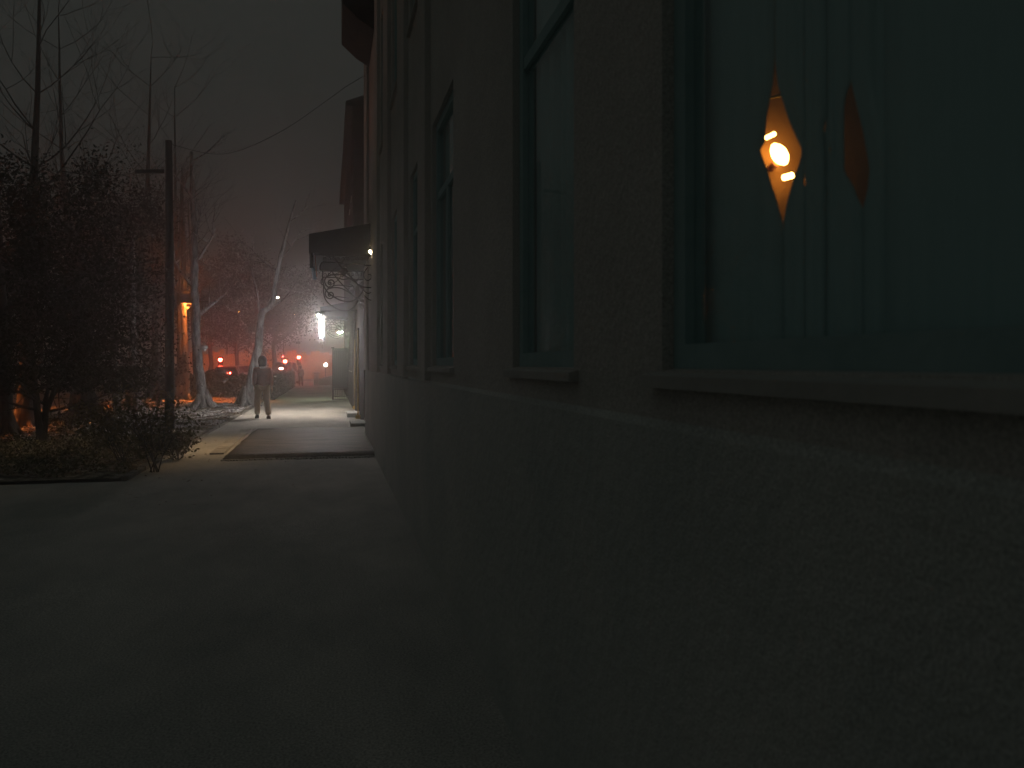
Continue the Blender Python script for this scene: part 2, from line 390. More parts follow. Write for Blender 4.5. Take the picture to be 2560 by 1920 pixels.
simple_tree(296, 1040, (288, 284, 282, 280, 276), 18, 'tree with a pale flared foot, beside the low red signal', bark='palebark', leaves=900, leafm='leafdark', lsize=.035, D=23.7, starts=4, Ls=1.2, depth=1)
simple_tree(218, 1056, (212, 208, 206, 202, 196), 50, 'thick dark tree with the densest crown at the left of the lawn', top=560, leaves=20000, leafm='leafdark', lsize=.05, D=21.2, starts=9, Ls=1.6, droop=.35, depth=3, lspread=.17, up=.0, zmin=.6)
# forked small tree
fb = ground(104, 1112)
tree('forked_tree', 'small dark tree whose stem forks in a V just above the ground', [fb, at(105, 1090, 15.3), at(97, 1055, 15.3), at(92, 1015, 15.3), at(86, 940, 15.4), at(80, 840, 15.4)], [.11, .10, .065, .06, .05, .03], G1, leaves=16000, lsize=.04, starts=8, Ls=1.2, droop=.25, lspread=.15, flare=False, up=.05,
     limbs=[(at(106, 1088, 15.3), (.02, .1, 1), 1.0, .085), (at(113, 1040, 15.3), (.25, .2, .9), 1.5, .055)], depth=3, zmin=1.0)
tree('edge_tree', 'dark leafy tree cut by the left edge of the photo', [at(18, 1090, 17.2).xy.to_3d(), at(14, 980, 17.2), at(8, 860, 17.2), at(2, 700, 17.2), at(-6, 500, 17.2)], [.16, .14, .12, .09, .05], G1, leaves=22000, lsize=.045, starts=9, Ls=1.6, droop=.35, lspread=.17, up=.0, depth=3)
# trees across the road and far ones closing the view
FG = 'trees beyond the road'
far = [(150, 44, 8, 'round crowned tree across the road seen through the densest crown'), (250, 46, 9, 'tree across the road above the low red signal'), (330, 52, 9, 'tree across the road left of the parked car'),
       (420, 60, 9, 'far tree whose crown spreads behind the pole'), (525, 66, 8.5, 'far dark tree above the left red glow'), (590, 72, 8.5, 'far dark tree directly left of the leaning tree'), (650, 78, 8, 'far dark tree directly above the walking person'), (684, 62, 6.5, 'slim far tree right of the walking person')]
for i, (x, D, h, lab) in enumerate(far):
    b = at(x, HOR, D); b.z = 0; s = h/8
    tree('far_tree', lab, [b, b+Vector((.1, 0, 1.5)), b+Vector((0, .1, 3)), b+Vector((.2, 0, 5*s)), b+Vector((0, 0, h))], [.22, .18, .16, .11, .04], FG, leaves=9000, lsize=.11, starts=11, Ls=2.5, lspread=.40, up=.12, depth=2, leafm='leafdark')

TG = 'tall bare trees along the left of the lawn'
for (x, D, h, lx, lab) in ((60, 19, 12.5, .3, 'tall bare tree whose twigs fill the upper left corner'), (190, 24, 12, -.4, 'tall bare tree behind the densest tree, branching toward the top of the photo'), (330, 27, 12, .5, 'tall bare tree left of the pole, with fine twigs high up'), (452, 33, 13, -.2, 'tall bare tree right of the pole, high twigs against the sky')):
    b = at(x, HOR, D); b.z = 0
    tree('bare_tree', lab, [b, b+Vector((.05, 0, 2)), b+Vector((lx*.4, .1, 4.5)), b+Vector((lx, 0, 8)), b+Vector((lx*1.2, 0, h))], [.17, .14, .11, .06, .015], TG, starts=17, Ls=2.4, up=.25, depth=3, lr=.28)
# shrubs at the lawn corner
def shrub(name, label, c, h, wdt, n, ls=.032, m='leafgreen'):
    root = empty(name, (c.x, c.y, 0), label, 'shrub', 'leafy shrubs at the lawn corner'); sb = MB(); tips = []
    for k in range(9):
        a = random.random()*6.28; d = Vector((math.cos(a)*wdt/h, math.sin(a)*wdt/h, 1.1))
        limb(sb, Vector((random.gauss(0, .05), random.gauss(0, .05), -.03)), d, h*(.7+.35*random.random()), .012, 1, tips, .1, .3, 4, .6, (3, 4))
    sb.build('stems', M['bark'], root); lf = MB()
    for i in range(n):
        t, d = random.choice(tips); s = .075
        leafquad(lf, t+Vector((random.gauss(0, s), random.gauss(0, s), random.gauss(0, s)-.02)), ls*(.7+.7*random.random()))
    lf.build('leaves', M[m], root)
shrub('shrub', 'tallest leafy shrub, rising in front of the foot of the pole', ground(392, 1180), .88, .34, 1500)
shrub('shrub', 'bushy shrub left of the tallest shrub', ground(312, 1165), .80, .35, 1500)
shrub('shrub', 'low sprawling shrub overhanging the edge of the path', ground(436, 1150), .42, .36, 700)
shrub('shrub', 'low shrub farther left on the lawn corner', ground(215, 1150), .45, .5, 900)
shrub('shrub', 'small dark shrub behind the forked tree', ground(160, 1085), .45, .35, 700)

# ------------------------------------------------------------ hedge
def hedgeblock(root, name, x0, x1, y0, y1, h, n):
    cb = MB(); cb.box((x0+.12, y0+.12, -.05), (x1-.12, y1-.12, h-.1)); cb.build('core', M['hedge'], root)
    lf = MB()
    for i in range(n):
        f = random.random(); x = random.uniform(x0, x1); y = random.uniform(y0, y1); z = random.uniform(0, h)
        if f < .45: z = h+random.gauss(-.03, .05)
        elif f < .75: y = y0+abs(random.gauss(0, .05))
        else: x = random.choice((x0, x1))
        leafquad(lf, (x, y, max(.02, z+.06*noise.noise(Vector((x*1.2, y*1.2, 1))))), .06+.05*random.random())
    lf.build('leaves', M['hedge'], root)
h1 = empty('hedge', (0, 0, 0), 'long clipped dark hedge following the left side of the path', 'hedge')
hedgeblock(h1, 'side', -3.7, -2.3, 35.5, 56, .95, 9000)
h2 = empty('hedge', (0, 0, 0), 'dark hedge running across the lawn behind the leaning tree', 'hedge')
hedgeblock(h2, 'front', -7.6, -3.72, 37.2, 38.6, 1.0, 6000)
rb = empty('round_bush', (at(536, 990, 36).x, at(536, 990, 36).y, 0), 'rounded dark bush at the left end of the hedge, under the left red light', 'bush')
cb = MB(); cb.ball((0, 0, .6), .55, 14, 1.05); cb.build('core', M['hedge'], rb); lf = MB()
for i in range(2500):
    d = Vector((random.gauss(0, 1), random.gauss(0, 1), random.gauss(0, 1))).normalized(); leafquad(lf, (d.x*.66, d.y*.66, max(.03, .62+d.z*.68)), .05)
lf.build('leaves', M['hedge'], rb)

# ------------------------------------------------------------ facade builder
def facade(root, name, X, ys, zs, holes, th, m, flip=1):
    """wall in the plane x=X facing -X, grid ys*zs, holes = set of (i,j) cells"""
    mb = MB(); ny, nz = len(ys)-1, len(zs)-1
    solid = lambda i, j: 0 <= i < ny and 0 <= j < nz and (i, j) not in holes
    for i in range(ny):
        for j in range(nz):
            if (i, j) in holes: continue
            a, b, c, d = ys[i], ys[i+1], zs[j], zs[j+1]
            mb.quad((X, a, c), (X, b, c), (X, b, d), (X, a, d)); mb.quad((X+th, a, c), (X+th, b, c), (X+th, b, d), (X+th, a, d))
            if not solid(i-1, j): mb.quad((X, a, c), (X+th, a, c), (X+th, a, d), (X, a, d))
            if not solid(i+1, j): mb.quad((X, b, c), (X+th, b, c), (X+th, b, d), (X, b, d))
            if not solid(i, j-1): mb.quad((X, a, c), (X+th, a, c), (X+th, b, c), (X, b, c))
            if not solid(i, j+1): mb.quad((X, a, d), (X+th, a, d), (X+th, b, d), (X, b, d))
    return mb.build(name, m, root)
FX = .76
def window(root, X, y0, y1, z0, z1, bars=1, sill=True):
    fm = MB(); t = .06; xa, xb = X+.03, X+.08
    fm.box((xa, y0, z0), (xb, y0+t, z1)); fm.box((xa, y1-t, z0), (xb, y1, z1)); fm.box((xa, y0+t, z0), (xb, y1-t, z0+t)); fm.box((xa, y0+t, z1-t), (xb, y1-t, z1))
    f = fm.build('window', M['frame'], root)
    ym = (y0+y1)/2; zt = z0+(z1-z0)*.70
    if bars:
        mm = MB(); mm.box((xa+.005, ym-.03, z0+t), (xb-.005, ym+.03, zt-.025)); mm.build('mullion', M['frame'], f)
    mm = MB(); mm.box((xa+.005, y0+t, zt-.025), (xb-.005, y1-t, zt+.025)); mm.build('transom', M['frame'], f)
    low_ = ((y0+t, ym-.03, z0+t, zt-.025), (ym+.03, y1-t, z0+t, zt-.025)) if bars else ((y0+t, y1-t, z0+t, zt-.025),)
    for (a, b, c, d) in low_+((y0+t, y1-t, zt+.025, z1-t),):
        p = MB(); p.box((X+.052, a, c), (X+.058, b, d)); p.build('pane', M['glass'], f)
    if sill:
        s = MB()
        s.loft([[(X-.032, y, z0-.04), (X-.032, y, z0-.012), (X+.028, y, z0+.004), (X+.028, y, z0-.04)] for y in (y0-.05, y1+.05)], smooth=False); s.build('sill', M['sill'], f)
    return f
def drape(name, label, X, y0, y1, z0, z1, m, grp):
    mb = MB(); n = 40
    for k in range(n+1):
        y = y0+(y1-y0)*k/n; x = X+.025*math.sin(k*1.15)+.01*math.sin(k*.37)
        mb.v += [(x, y, z0), (x, y, z1), (x+.006, y, z1), (x+.006, y, z0)]
    for k in range(n):
        a = k*4; mb.f += [(a, a+4, a+5, a+1), (a+2, a+6, a+7, a+3)]; mb.sm += [True, True]
    return mb.build(name, m, None, label=label, cat='curtain', group=grp)
nb = empty('corner_building', (0, 0, 0), 'tall stuccoed building filling the right of the photo, with raised windows', 'building')
wins = [(.28, 1.74), (2.43, 3.30), (4.96, 6.0), (6.75, 7.70), (9.0, 9.95), (11.2, 12.15)]
ys = [-5.0] + [v for w_ in wins for v in w_] + [17.2]
zs = [1.42, 1.535, 3.35, 4.75, 6.75, 8.2, 10.0, 12.6]
holes = {(2*i+1, j) for i in range(len(wins)) for j in (1, 3, 5)}
facade(nb, 'wall', FX, ys, zs, holes, .14, M['stucco'])
p = MB(); p.loft([[(FX-.015, y, -.1), (FX-.015, y, 1.40), (FX, y, 1.42), (FX+.3, y, 1.42), (FX+.3, y, -.1)] for y in (-5, 17.2)], smooth=False); p.build('plinth', M['plinth'], nb)
pils = [(6.12, 6.63), (7.9, 8.7), (10.15, 11.0), (12.4, 13.1), (15.9, 17.19)]
for a, b in pils:
    q = MB(); q.box((FX-.045, a, 1.425), (FX-.0, b, 11.6)); q.build('pilaster', M['stucco'], nb)
q = MB(); q.box((FX+.3, 16.9, -.1), (9, 17.2, 12.6)); q.box((FX+.3, -5, -.1), (9, -4.7, 12.6)); q.box((9, -5, -.1), (9.3, 17.2, 12.6)); q.build('side_wall', M['stucco'], nb)
q = MB(); q.box((FX-.30, -5.2, 12.6), (9.5, 17.4, 12.9)); q.box((FX-.15, -5.1, 12.35), (FX, 17.3, 12.6)); q.build('cornice', M['stucco'], nb)
for a, b in wins:
    window(nb, FX, a, b, 1.535, 3.35, bars=a > 4); window(nb, FX, a, b, 4.75, 6.75); window(nb, FX, a, b, 8.2, 10.0)
q = MB(); q.box((FX+.3, -4.7, 4.0), (9, 16.9, 4.2)); q.build('floor_slab', M['plaster'], nb)
# balcony high on the far corner
bal = MB(); a_ = hitY(855, 60, 15.2).x
bal.loft([[(FX, y, 7.35), (FX-.25, y, 7.5), (a_, y, 7.75), (a_, y, 7.95), (FX, y, 7.95)] for y in (14.0, 15.8)], smooth=False)
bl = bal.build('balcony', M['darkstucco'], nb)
bal = MB()
bal.box((a_, 14.0, 7.95), (a_+.07, 15.8, 8.85)); bal.box((a_+.07, 14.0, 7.95), (FX, 14.07, 8.85)); bal.box((a_+.07, 15.73, 7.95), (FX, 15.8, 8.85)); bal.build('parapet', M['darkstucco'], bl)
cg = 'dark drawn curtains in the raised windows'
labs = ['from the lit window', 'from the lit window']
for i, (a, b) in enumerate(wins):
    if i > 0:
        nm = ['', 'first', 'second', 'third', 'fourth', 'fifth'][i]
        drape('curtain', 'dark drawn curtain in the %s raised window beyond the lit one' % nm, FX+.105, a-.002, b+.002, 1.54, 3.345, M['darkcurtain'], cg)
    nm = ['nearest', 'second', 'third', 'fourth', 'fifth', 'farthest'][i]
    drape('curtain', 'dark drawn curtain in the %s window of the first floor' % nm, FX+.105, a-.002, b+.002, 4.755, 6.745, M['darkcurtain'], cg)
    drape('curtain', 'dark drawn curtain in the %s window of the top floor' % nm, FX+.105, a-.002, b+.002, 8.205, 9.995, M['darkcurtain'], cg)

# lit room behind the nearest window
PY = 2.36
q = MB(); q.box((FX+.14, PY, 1.0), (4.2, PY+.12, 4.0)); q.box((4.2, -1.0, 1.0), (4.3, PY+.12, 4.0)); q.box((FX+.14, -1.12, 1.0), (4.3, -1.0, 4.0)); q.box((FX+.14, -1.0, .9), (4.2, PY, 1.0)); q.box((FX+.14, -1, 3.98), (4.2, PY, 3.995))
q.build('room_lining', M['wallpaper'], nb)
sp = hitY(1950, 388, PY-.06)
scn = empty('wall_lamp', sp, 'glowing warm wall lamp seen through the diamond gap in the curtains', 'lamp')
q = MB()
q.tube([(-.026+.0048*k, 0, .034-.0062*k) for k in range(11)], [.006, .013, .019, .022, .024, .025, .024, .023, .020, .014, .006], 16); q.build('bulb', M['e_sconce'], scn)
q = MB(); q.tube([(-.050, 0, .052), (-.018, 0, .068)], .007, 8); q.build('glowing_tube', M['e_sconce'], scn)
q = MB(); q.tube([(.012, 0, -.072), (.045, 0, -.062)], .010, 8); q.build('glowing_tube', M['e_sconce'], scn)
q = MB(); q.tube([(0, .02, -.02), (0, .058, -.03)], .012, 8); q.build('mount', M['redbrown'], scn)
q = MB(); q.tube([(-.11, -.02, .145), (-.06, -.02, .17), (-.01, -.02, .185)], [.006, .003, .006], 6); q.build('ornament', M['ytone'], scn)

CX = FX+.10
def interp(t, pts):
    if t <= pts[0][0]: return pts[0][1]
    for (a, b), (c, d) in zip(pts, pts[1:]):
        if t <= c: return b+(d-b)*(t-a)/(c-a)
    return pts[-1][1]
gL = [(-400, 1938), (150, 1937), (215, 1932), (290, 1918), (355, 1912), (362, 1912), (366, 1900), (380, 1902), (430, 1920), (500, 1942), (560, 1958), (900, 1958)]
gR = [(-400, 1938), (150, 1938), (215, 1945), (290, 1968), (330, 1984), (372, 2004), (400, 2001), (440, 1986), (500, 1968), (560, 1958), (900, 1958)]
g2L = [(-400, 2126), (200, 2126), (250, 2113), (300, 2111), (430, 2112), (455, 2124), (520, 2158), (900, 2158)]
g2R = [(-400, 2126), (200, 2127), (250, 2138), (330, 2158), (420, 2174), (470, 2170), (520, 2158), (900, 2158)]
def lens(xc, ya, yb, wd, tilt=0): 
    c = (ya+yb)/2
    return ([(-400, xc-tilt), (ya, xc-tilt), (c, xc-wd), (yb, xc+tilt), (900, xc+tilt)], [(-400, xc-tilt), (ya, xc-tilt), (c, xc+wd), (yb, xc+tilt), (900, xc+tilt)])
def merge(*ls):   # several lens gaps stacked in one seam
    A, B = [], []
    for l in ls: A += l[0][1:-1]; B += l[1][1:-1]
    return ([(-400, A[0][1])]+A+[(900, A[-1][1])], [(-400, B[0][1])]+B+[(900, B[-1][1])])
seamA = merge(lens(2012, 438, 476, 3.0))
seamB = merge(lens(2034, 357, 383, 5.0, 3))
seamC = merge(lens(2060, 290, 345, 6.0, -4), lens(2061, 430, 468, 3.5), lens(2061, 500, 552, 4.0))
seamD = merge(lens(2077, 365, 386, 3.0))
seamE = merge(lens(2216, 384, 402, 2.5))
def strip(mb, Lc, Rc, X, ph):
    ny = 70; nx = 14; base = len(mb.v)
    for j in range(ny+1):
        y = -250+1150*j/ny
        xl, xr = interp(y, Lc), interp(y, Rc)
        for i in range(nx+1):
            t = i/nx; x = xl+(xr-xl)*t
            d = .007*math.sin(t*(xr-xl)/11.0+ph)*math.sin(math.pi*t)**.5
            mb.v.append(tuple(hitX(x, y, X+d)))
    for j in range(ny):
        for i in range(nx):
            a = base+j*(nx+1)+i; mb.f.append((a, a+1, a+nx+2, a+nx+1)); mb.sm.append(True)
cg = 'tied curtains of the lit window'
def const(x): return [(-400, x), (900, x)]
def cloth(name, label, strips):
    mb = MB()
    for (l, r, ph) in strips: strip(mb, l, r, CX, ph)
    o = mb.build(name, M['curtain'], None, label=label, cat='curtain', group=cg)
    s = o.modifiers.new('thick', 'SOLIDIFY'); s.thickness = .004; return o
cloth('curtain', 'dark curtain panel left of the glowing diamond gap', [(const(1560), gL, 0)])
cloth('curtain', 'dark pinched curtain panel between the glowing diamond and the dim red gap', [(gR, seamA[0], 1), (seamA[1], seamB[0], 2), (seamB[1], seamC[0], 3), (seamC[1], seamD[0], 1), (seamD[1], g2L, 0)])
cloth('curtain', 'dark curtain panel right of the dim red gap', [(g2R, seamE[0], 1), (seamE[1], const(3300), 2)])

# ------------------------------------------------------------ low wing, far block
lw = empty('low_wing', (0, 0, 0), 'low wing with doors behind the entrance canopy, lower than its neighbours', 'building')
LX = .86; ys = [17.2, 19.6, 20.7, 23.6, 24.7, 28.0]; zs = [-.1, .12, 2.4, 4.1]
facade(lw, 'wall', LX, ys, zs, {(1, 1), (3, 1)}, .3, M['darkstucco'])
q = MB(); q.box((LX-.2, 17.21, 4.1), (9, 27.99, 4.25)); q.build('roof', M['roof'], lw)
for a in (19.6, 23.6):
    q = MB(); q.box((LX+.12, a, .12), (LX+.18, a+1.1, 2.4)); d = q.build('door', M['frame'], lw)
    q = MB(); q.box((LX+.09, a+.15, .3), (LX+.118, a+.95, 1.1)); q.box((LX+.09, a+.15, 1.3), (LX+.118, a+.95, 2.25)); q.build('door_panel', M['trim'], d)
    q = MB(); q.box((LX-.35, a-.1, -.02), (LX+.12, a+1.2, .12)); q.build('door_step', M['plinth'], lw)
fb_ = empty('far_block', (0, 0, 0), 'farther three-storey building block beyond the low wing', 'building')
ys = [28.0, 29.2, 30.2, 31.8, 32.8, 35.6, 36.7, 39, 40, 42, 43, 45]; zs = [0, 1.3, 3.1, 4.6, 6.4, 7.6, 9.2, 10.4]
hl = {(i, j) for i in (1, 3, 7, 9) for j in (1, 3, 5)}
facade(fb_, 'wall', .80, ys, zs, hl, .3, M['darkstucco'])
for i in (1, 3, 7, 9):
    for j in (1, 3, 5):
        f = window(fb_, .80, ys[i], ys[i+1], zs[j], zs[j+1])
        q = MB(); q.box((1.09, ys[i]-.02, zs[j]-.02), (1.1, ys[i+1]+.02, zs[j+1]+.02)); q.build('blind', M['darkcurtain'], f)
q = MB(); q.box((1.1, 28.0, 0), (9, 28.3, 10.4)); q.box((1.1, 44.7, 0), (9, 45, 10.4)); q.build('side_wall', M['darkstucco'], fb_)
q = MB(); q.loft([[(.55, y, 10.4), (.55, y, 10.55), (4.8, y, 12.2), (9.2, y, 10.55), (9.2, y, 10.4)] for y in (27.8, 45.2)], smooth=False); q.build('roof', M['roof'], fb_)

# ------------------------------------------------------------ entrance canopies with wrought iron scrolls
CYn = 15.0
def zp(zx, zy): return hitY(760+zx/8.295, 560+zy/8.295, CYn)
def spline(P, n=6):
    out = []
    for i in range(len(P)-1):
        a = P[max(i-1, 0)]; b = P[i]; c = P[i+1]; d = P[min(i+2, len(P)-1)]
        for k in range(n):
            t = k/n; out.append(.5*((2*b)+(c-a)*t+(2*a-5*b+4*c-d)*t*t+(3*b-a-3*c+d)*t**3))
    out.append(P[-1]); return out
outer = [(330, 960), (385, 990), (382, 1100), (405, 1260), (450, 1360), (520, 1440), (620, 1510), (730, 1570), (860, 1605), (990, 1600), (1110, 1530), (1190, 1430), (1220, 1340)]
spir = [(520, 1225), (545, 1205), (560, 1230), (530, 1255), (500, 1230), (515, 1180), (570, 1160), (620, 1200), (615, 1270), (560, 1310), (490, 1300), (440, 1240), (430, 1160), (480, 1090), (580, 1055), (700, 1045), (830, 1070), (940, 1125), (1040, 1190), (1140, 1270), (1260, 1310), (1400, 1320)]
br1 = [(620, 1285), (700, 1268), (790, 1272), (900, 1290), (1000, 1300)]
diag = [(560, 620), (640, 720), (740, 860), (860, 990), (980, 1110), (1090, 1230)]
diag2 = [(900, 640), (820, 740), (740, 860), (620, 940), (540, 1010), (470, 1090)]
upc = [(330, 960), (330, 860), (400, 790), (520, 800), (700, 800), (860, 850), (1000, 830), (1150, 850), (1330, 860), (1420, 850)]
low = [(1140, 1270), (1230, 1370), (1330, 1440), (1440, 1370), (1480, 1240)]
low2 = [(1250, 1480), (1330, 1560), (1430, 1580), (1480, 1500), (1440, 1430)]
ccl = [(1000, 960), (1100, 1010), (1130, 1110), (1080, 1180), (1000, 1170), (975, 1100), (1020, 1060)]
ccl2 = [(1320, 900), (1250, 1000), (1240, 1100), (1310, 1170), (1390, 1130), (1385, 1050), (1330, 1050)]
cn = empty('entrance_canopy', (0, CYn, 0), 'near dark entrance canopy on wrought iron scroll brackets, above the paved slab', 'canopy', 'entrance canopies')
off = Vector((0, -CYn, 0))
def iron(name, paths, r, dy=0):
    mb = MB()
    for P in paths: mb.tube([q+off+Vector((0, dy, 0)) for q in spline([zp(*a) for a in P])], r, 6)
    return mb.build(name, M['iron'], cn)
for dy in (0, 2.6):
    b_ = iron('scroll_bracket', [outer, spir, diag, upc], .013, dy)
    mb = MB()
    for P in (br1, diag2, low, low2, ccl, ccl2): mb.tube([q+off+Vector((0, dy, 0)) for q in spline([zp(*a) for a in P])], .009, 5)
    x = 420
    while x < 1330:   # row of little scrolls in the frieze
        P = [zp(x+38*math.cos(a)*(.3+a/9), 730+42*math.sin(a)*(.3+a/9))+off+Vector((0, dy, 0)) for a in [k*.6 for k in range(13)]]
        mb.tube(P, .007, 4); x += 95
    mb.build('small_scrolls', M['iron'], b_)
    q = MB(); a, b = zp(300, 625)+off, zp(1450, 625)+off; q.box((a.x, dy-.02, a.z-.02), (b.x, dy+.02, a.z+.02))
    q.box((b.x-.03, dy-.02, zp(0, 1640).z), (b.x+.0, dy+.02, a.z-.02)); q.build('bracket_rail', M['iron'], cn)
A = zp(105, 225)+off; B = zp(125, 610)+off; C_ = zp(1330, 30)+off; xw = FX-.05
q = MB(); q.loft([[(A.x, y, B.z), (A.x, y, A.z), (xw+.03, y, C_.z+.02), (xw+.03, y, B.z)] for y in (-.12, 2.75)], smooth=False); q.build('canopy_roof', M['canopy'], cn)
q = MB()
for k in range(26): q.box((A.x+.012+k*.040, -.135, B.z-.05), (A.x+.036+k*.040, -.121, B.z+.02))
q.build('valance', M['canopy'], cn)
q = MB(); a = zp(150, 560)+off; b = zp(170, 915)+off; q.tube([(a.x, -.05, a.z), (b.x-.01, -.05, b.z)], .034, 8); q.build('downspout', M['iron'], cn)
q = MB(); a = zp(182, 918)+off; b = zp(225, 1160)+off; q.tube([(a.x, -.05, a.z), (b.x, -.05, b.z)], [.033, .036], 8); q.build('spout_end', M['bluegrey'], cn, label='pale blue-grey lower end of the downspout')
q = MB(); a = zp(232, 640)+off; b = zp(262, 1100)+off; q.tube([(a.x, 0, a.z), (b.x, 0, b.z)], .008, 6); q.build('hanging_rod', M['redbrown'], cn)
c2 = copy_tree(cn, (.0, 34.0, 0), 'farther entrance canopy on iron scrolls, behind the white tube lamp')
# globe lamp on near canopy
gl = hitY(932, 630, CYn-.12); gl.x = min(gl.x, FX-.02)
g = empty('canopy_lamp', gl, 'small bright warm round lamp at the wall end of the near canopy', 'lamp')
nd = Vector((-.50, -.62, -.62)).normalized(); u_ = nd.orthogonal().normalized(); v_ = nd.cross(u_)
q = MB(); q.tube([nd*-.07, nd*.0], [.03, .040], 12); q.tube([nd*-.069, nd*-.068+Vector((.03, .02, .05)), Vector((.12, .04, .10))], .010, 6); q.build('housing', M['iron'], g)
q = MB(); q.tube([nd*.002, nd*.012, nd*.018], [.036, .031, .016], 12); q.build('lens', M['e_globe'], g)
fl = empty('added_flood', (.30, 16.3, 3.42), 'small added flood lamp, unseen under the near canopy, lighting the path', 'lamp')  # invented lamp, added to warm the path and slab edge
nd = Vector((-.72, -.14, -.68)).normalized()
u_ = nd.orthogonal().normalized(); v_ = nd.cross(u_)
q = MB(); q.loft([[nd*d_+(u_*math.cos(a)+v_*math.sin(a))*r_ for a in [k*math.pi/8 for k in range(16)]] for d_, r_ in ((-.05, .02), (-.045, .065), (.12, .078), (.12, .070), (-.002, .060), (-.002, .01))], cap=False); q.tube([nd*-.05, Vector((.03, .02, .22))], .012, 6); q.build('housing', M['iron'], fl)
q = MB(); q.tube([nd*.002, nd*.008], [.052, .050], 12); q.build('lens', M['e_addedflood'], fl)
# red pipe added in place of the red-lit wall edge
a = hitY(937, 676, 15.9); b = hitY(937, 940, 15.9); xx = FX-.10
dp = empty('lit_edge_pipe', (hitY(937, 800, 14.6).x-.01, 14.6, 0), 'added red pipe standing in for the red-lit wall edge under the bright round lamp', 'pipe')
q = MB(); q.tube([(0, 0, .3), (0, 0, 3.36)], .028, 10); q.build('pipe', M['redbrown'], dp)
q = MB()
for z in (.6, 1.5, 2.4, 3.2): q.lathe((0, 0, z), [(.034, -.02), (.036, 0), (.034, .02)], 10)
q.build('pipe_clamps', M['iron'], dp)
# porch lamp under the far canopy
p0 = at(849, 831, 34.6)
pg = empty('porch_lamp', p0, 'small greenish white lamp pair under the far canopy', 'lamp')
for k in (0, 1):
    q = MB(); q.ball((k*.10, 0, k*.035), .045-.015*k, 10); q.build('bulb', M['e_green'], pg)
q = MB(); q.tube([(.0, 0, .05), (.05, 0, .3), (.05, 0, .75)], .012, 6); q.build('stem', M['iron'], pg)
q = MB(); q.lathe((.05, 0, .0), [(.03, .10), (.17, .06), (.18, .02), (.172, .02), (.16, .055), (.03, .092)], 16); q.build('shade', M['iron'], pg)
# iron side screen
sc0 = at(834, 999, 34.0); s0 = empty('iron_screen', (sc0.x, sc0.y, 0), 'dark iron entrance screen standing below the far canopy', 'screen')
wd = .62; top = at(834, 872, 34.0).z
for k in range(9):
    q = MB(); q.tube([(k*wd/8, 0, .04), (k*wd/8, 0, top-.02)], .010, 6); q.build('bar', M['iron'], s0)
q = MB(); q.box((-.03, -.02, top-.04), (wd+.03, .02, top+.02)); q.box((-.03, -.02, .02), (wd+.03, .02, .06)); q.box((-.02, -.015, .45), (wd+.02, .015, .49)); q.box((-.02, -.015, .14), (wd+.02, .015, .17)); q.build('rail', M['iron'], s0)
q = MB(); q.box((.0, .022, .50), (wd, .034, top-.05)); q.build('back_sheet', M['iron'], s0)
q = MB(); q.box((-.06, -.04, 0), (-.0, .04, top+.02)); q.box((-.09, -.07, top+.021), (.03, .07, top+.07)); q.build('post', M['iron'], s0)

# yellow posts by the doors
YG = 'yellow posts along the wall'
for (x, y0_, y1_, D, lab) in ((887, 848, 962, 27.5, 'yellow post nearer the iron screen'), (895, 825, 980, 22.6, 'taller yellow post nearer the near canopy')):
    a = at(x, y1_, D); b = at(x, y0_, D); r0 = empty('yellow_post', (a.x, a.y, 0), lab, 'post', YG)
    q = MB(); q.tube([(0, 0, .1), (0, 0, b.z)], .022, 8); q.build('shaft', M['ytone'], r0)
    q = MB(); q.box((-.07, -.07, 0), (.07, .07, .1)); q.build('foot', M['ytone'], r0)
    q = MB(); q.ball((0, 0, b.z+.03), .035, 8); q.build('knob', M['iron'], r0)
bx = ground(903, 1008); q = MB(); q.loft([[(bx.x-.1, bx.y-.08, 0), (bx.x+.1, bx.y-.08, 0), (bx.x+.1, bx.y+.08, 0), (bx.x-.1, bx.y+.08, 0)], [(bx.x-.08, bx.y-.06, .16), (bx.x+.08, bx.y-.06, .16), (bx.x+.08, bx.y+.06, .16), (bx.x-.08, bx.y+.06, .16)]], smooth=False)
q.build('door_stop_block', M['ytone'], None, label='small ochre block on the ground at the foot of the wall', cat='block')

# ------------------------------------------------------------ white tube lamp over the path
lt0 = at(803, 815, 25.0)
tl = empty('tube_lamp', lt0, 'glaring white vertical tube lamp on a wall arm over the path', 'lamp')
q = MB(); q.tube([(-.012, 0, .24), (-.006, 0, .10), (.0, 0, -.15), (.0, 0, -.36)], [.028, .038, .044, .040], 12); q.build('tube', M['e_tube'], tl)
q = MB(); q.tube([(-.10, 0, .355), (-.06, 0, .30), (-.0, 0, .30)], [.035, .045, .02], 10); q.build('lamp_head', M['e_tube'], tl)
q = MB(); q.tube([(-.06, .0, .36), (.0, .02, .46), (.5, .05, .50), (FX-lt0.x+.10, .06, .50)], .02, 8); q.build('arm', M['iron'], tl)
q = MB(); q.loft([[(.06, -.02, z), (.10, -.09, z), (.105, -.09, z), (.075, 0, z), (.08, .16, z), (.06, .16, z)] for z in (-.44, .32)], smooth=False)
q.build('wall_shield', M['iron'], tl)  # dark plate added to keep the tube's light off the wall
q = MB(); q.loft([[(-.20, -.14, .42), (.12, -.14, .42), (.12, .2, .42), (-.20, .2, .42)], [(-.16, -.10, .45), (.10, -.10, .45), (.10, .16, .45), (-.16, .16, .45)]], smooth=False); q.box((-.20, -.14, .36), (-.19, .20, .419)); q.box((.11, -.14, .36), (.12, .20, .419)); q.box((-.19, -.14, .36), (.11, -.13, .419)); q.box((-.19, .19, .36), (.11, .20, .419)); q.build('shading_plate', M['iron'], tl)  # plate added over the tube to shade the haze above it
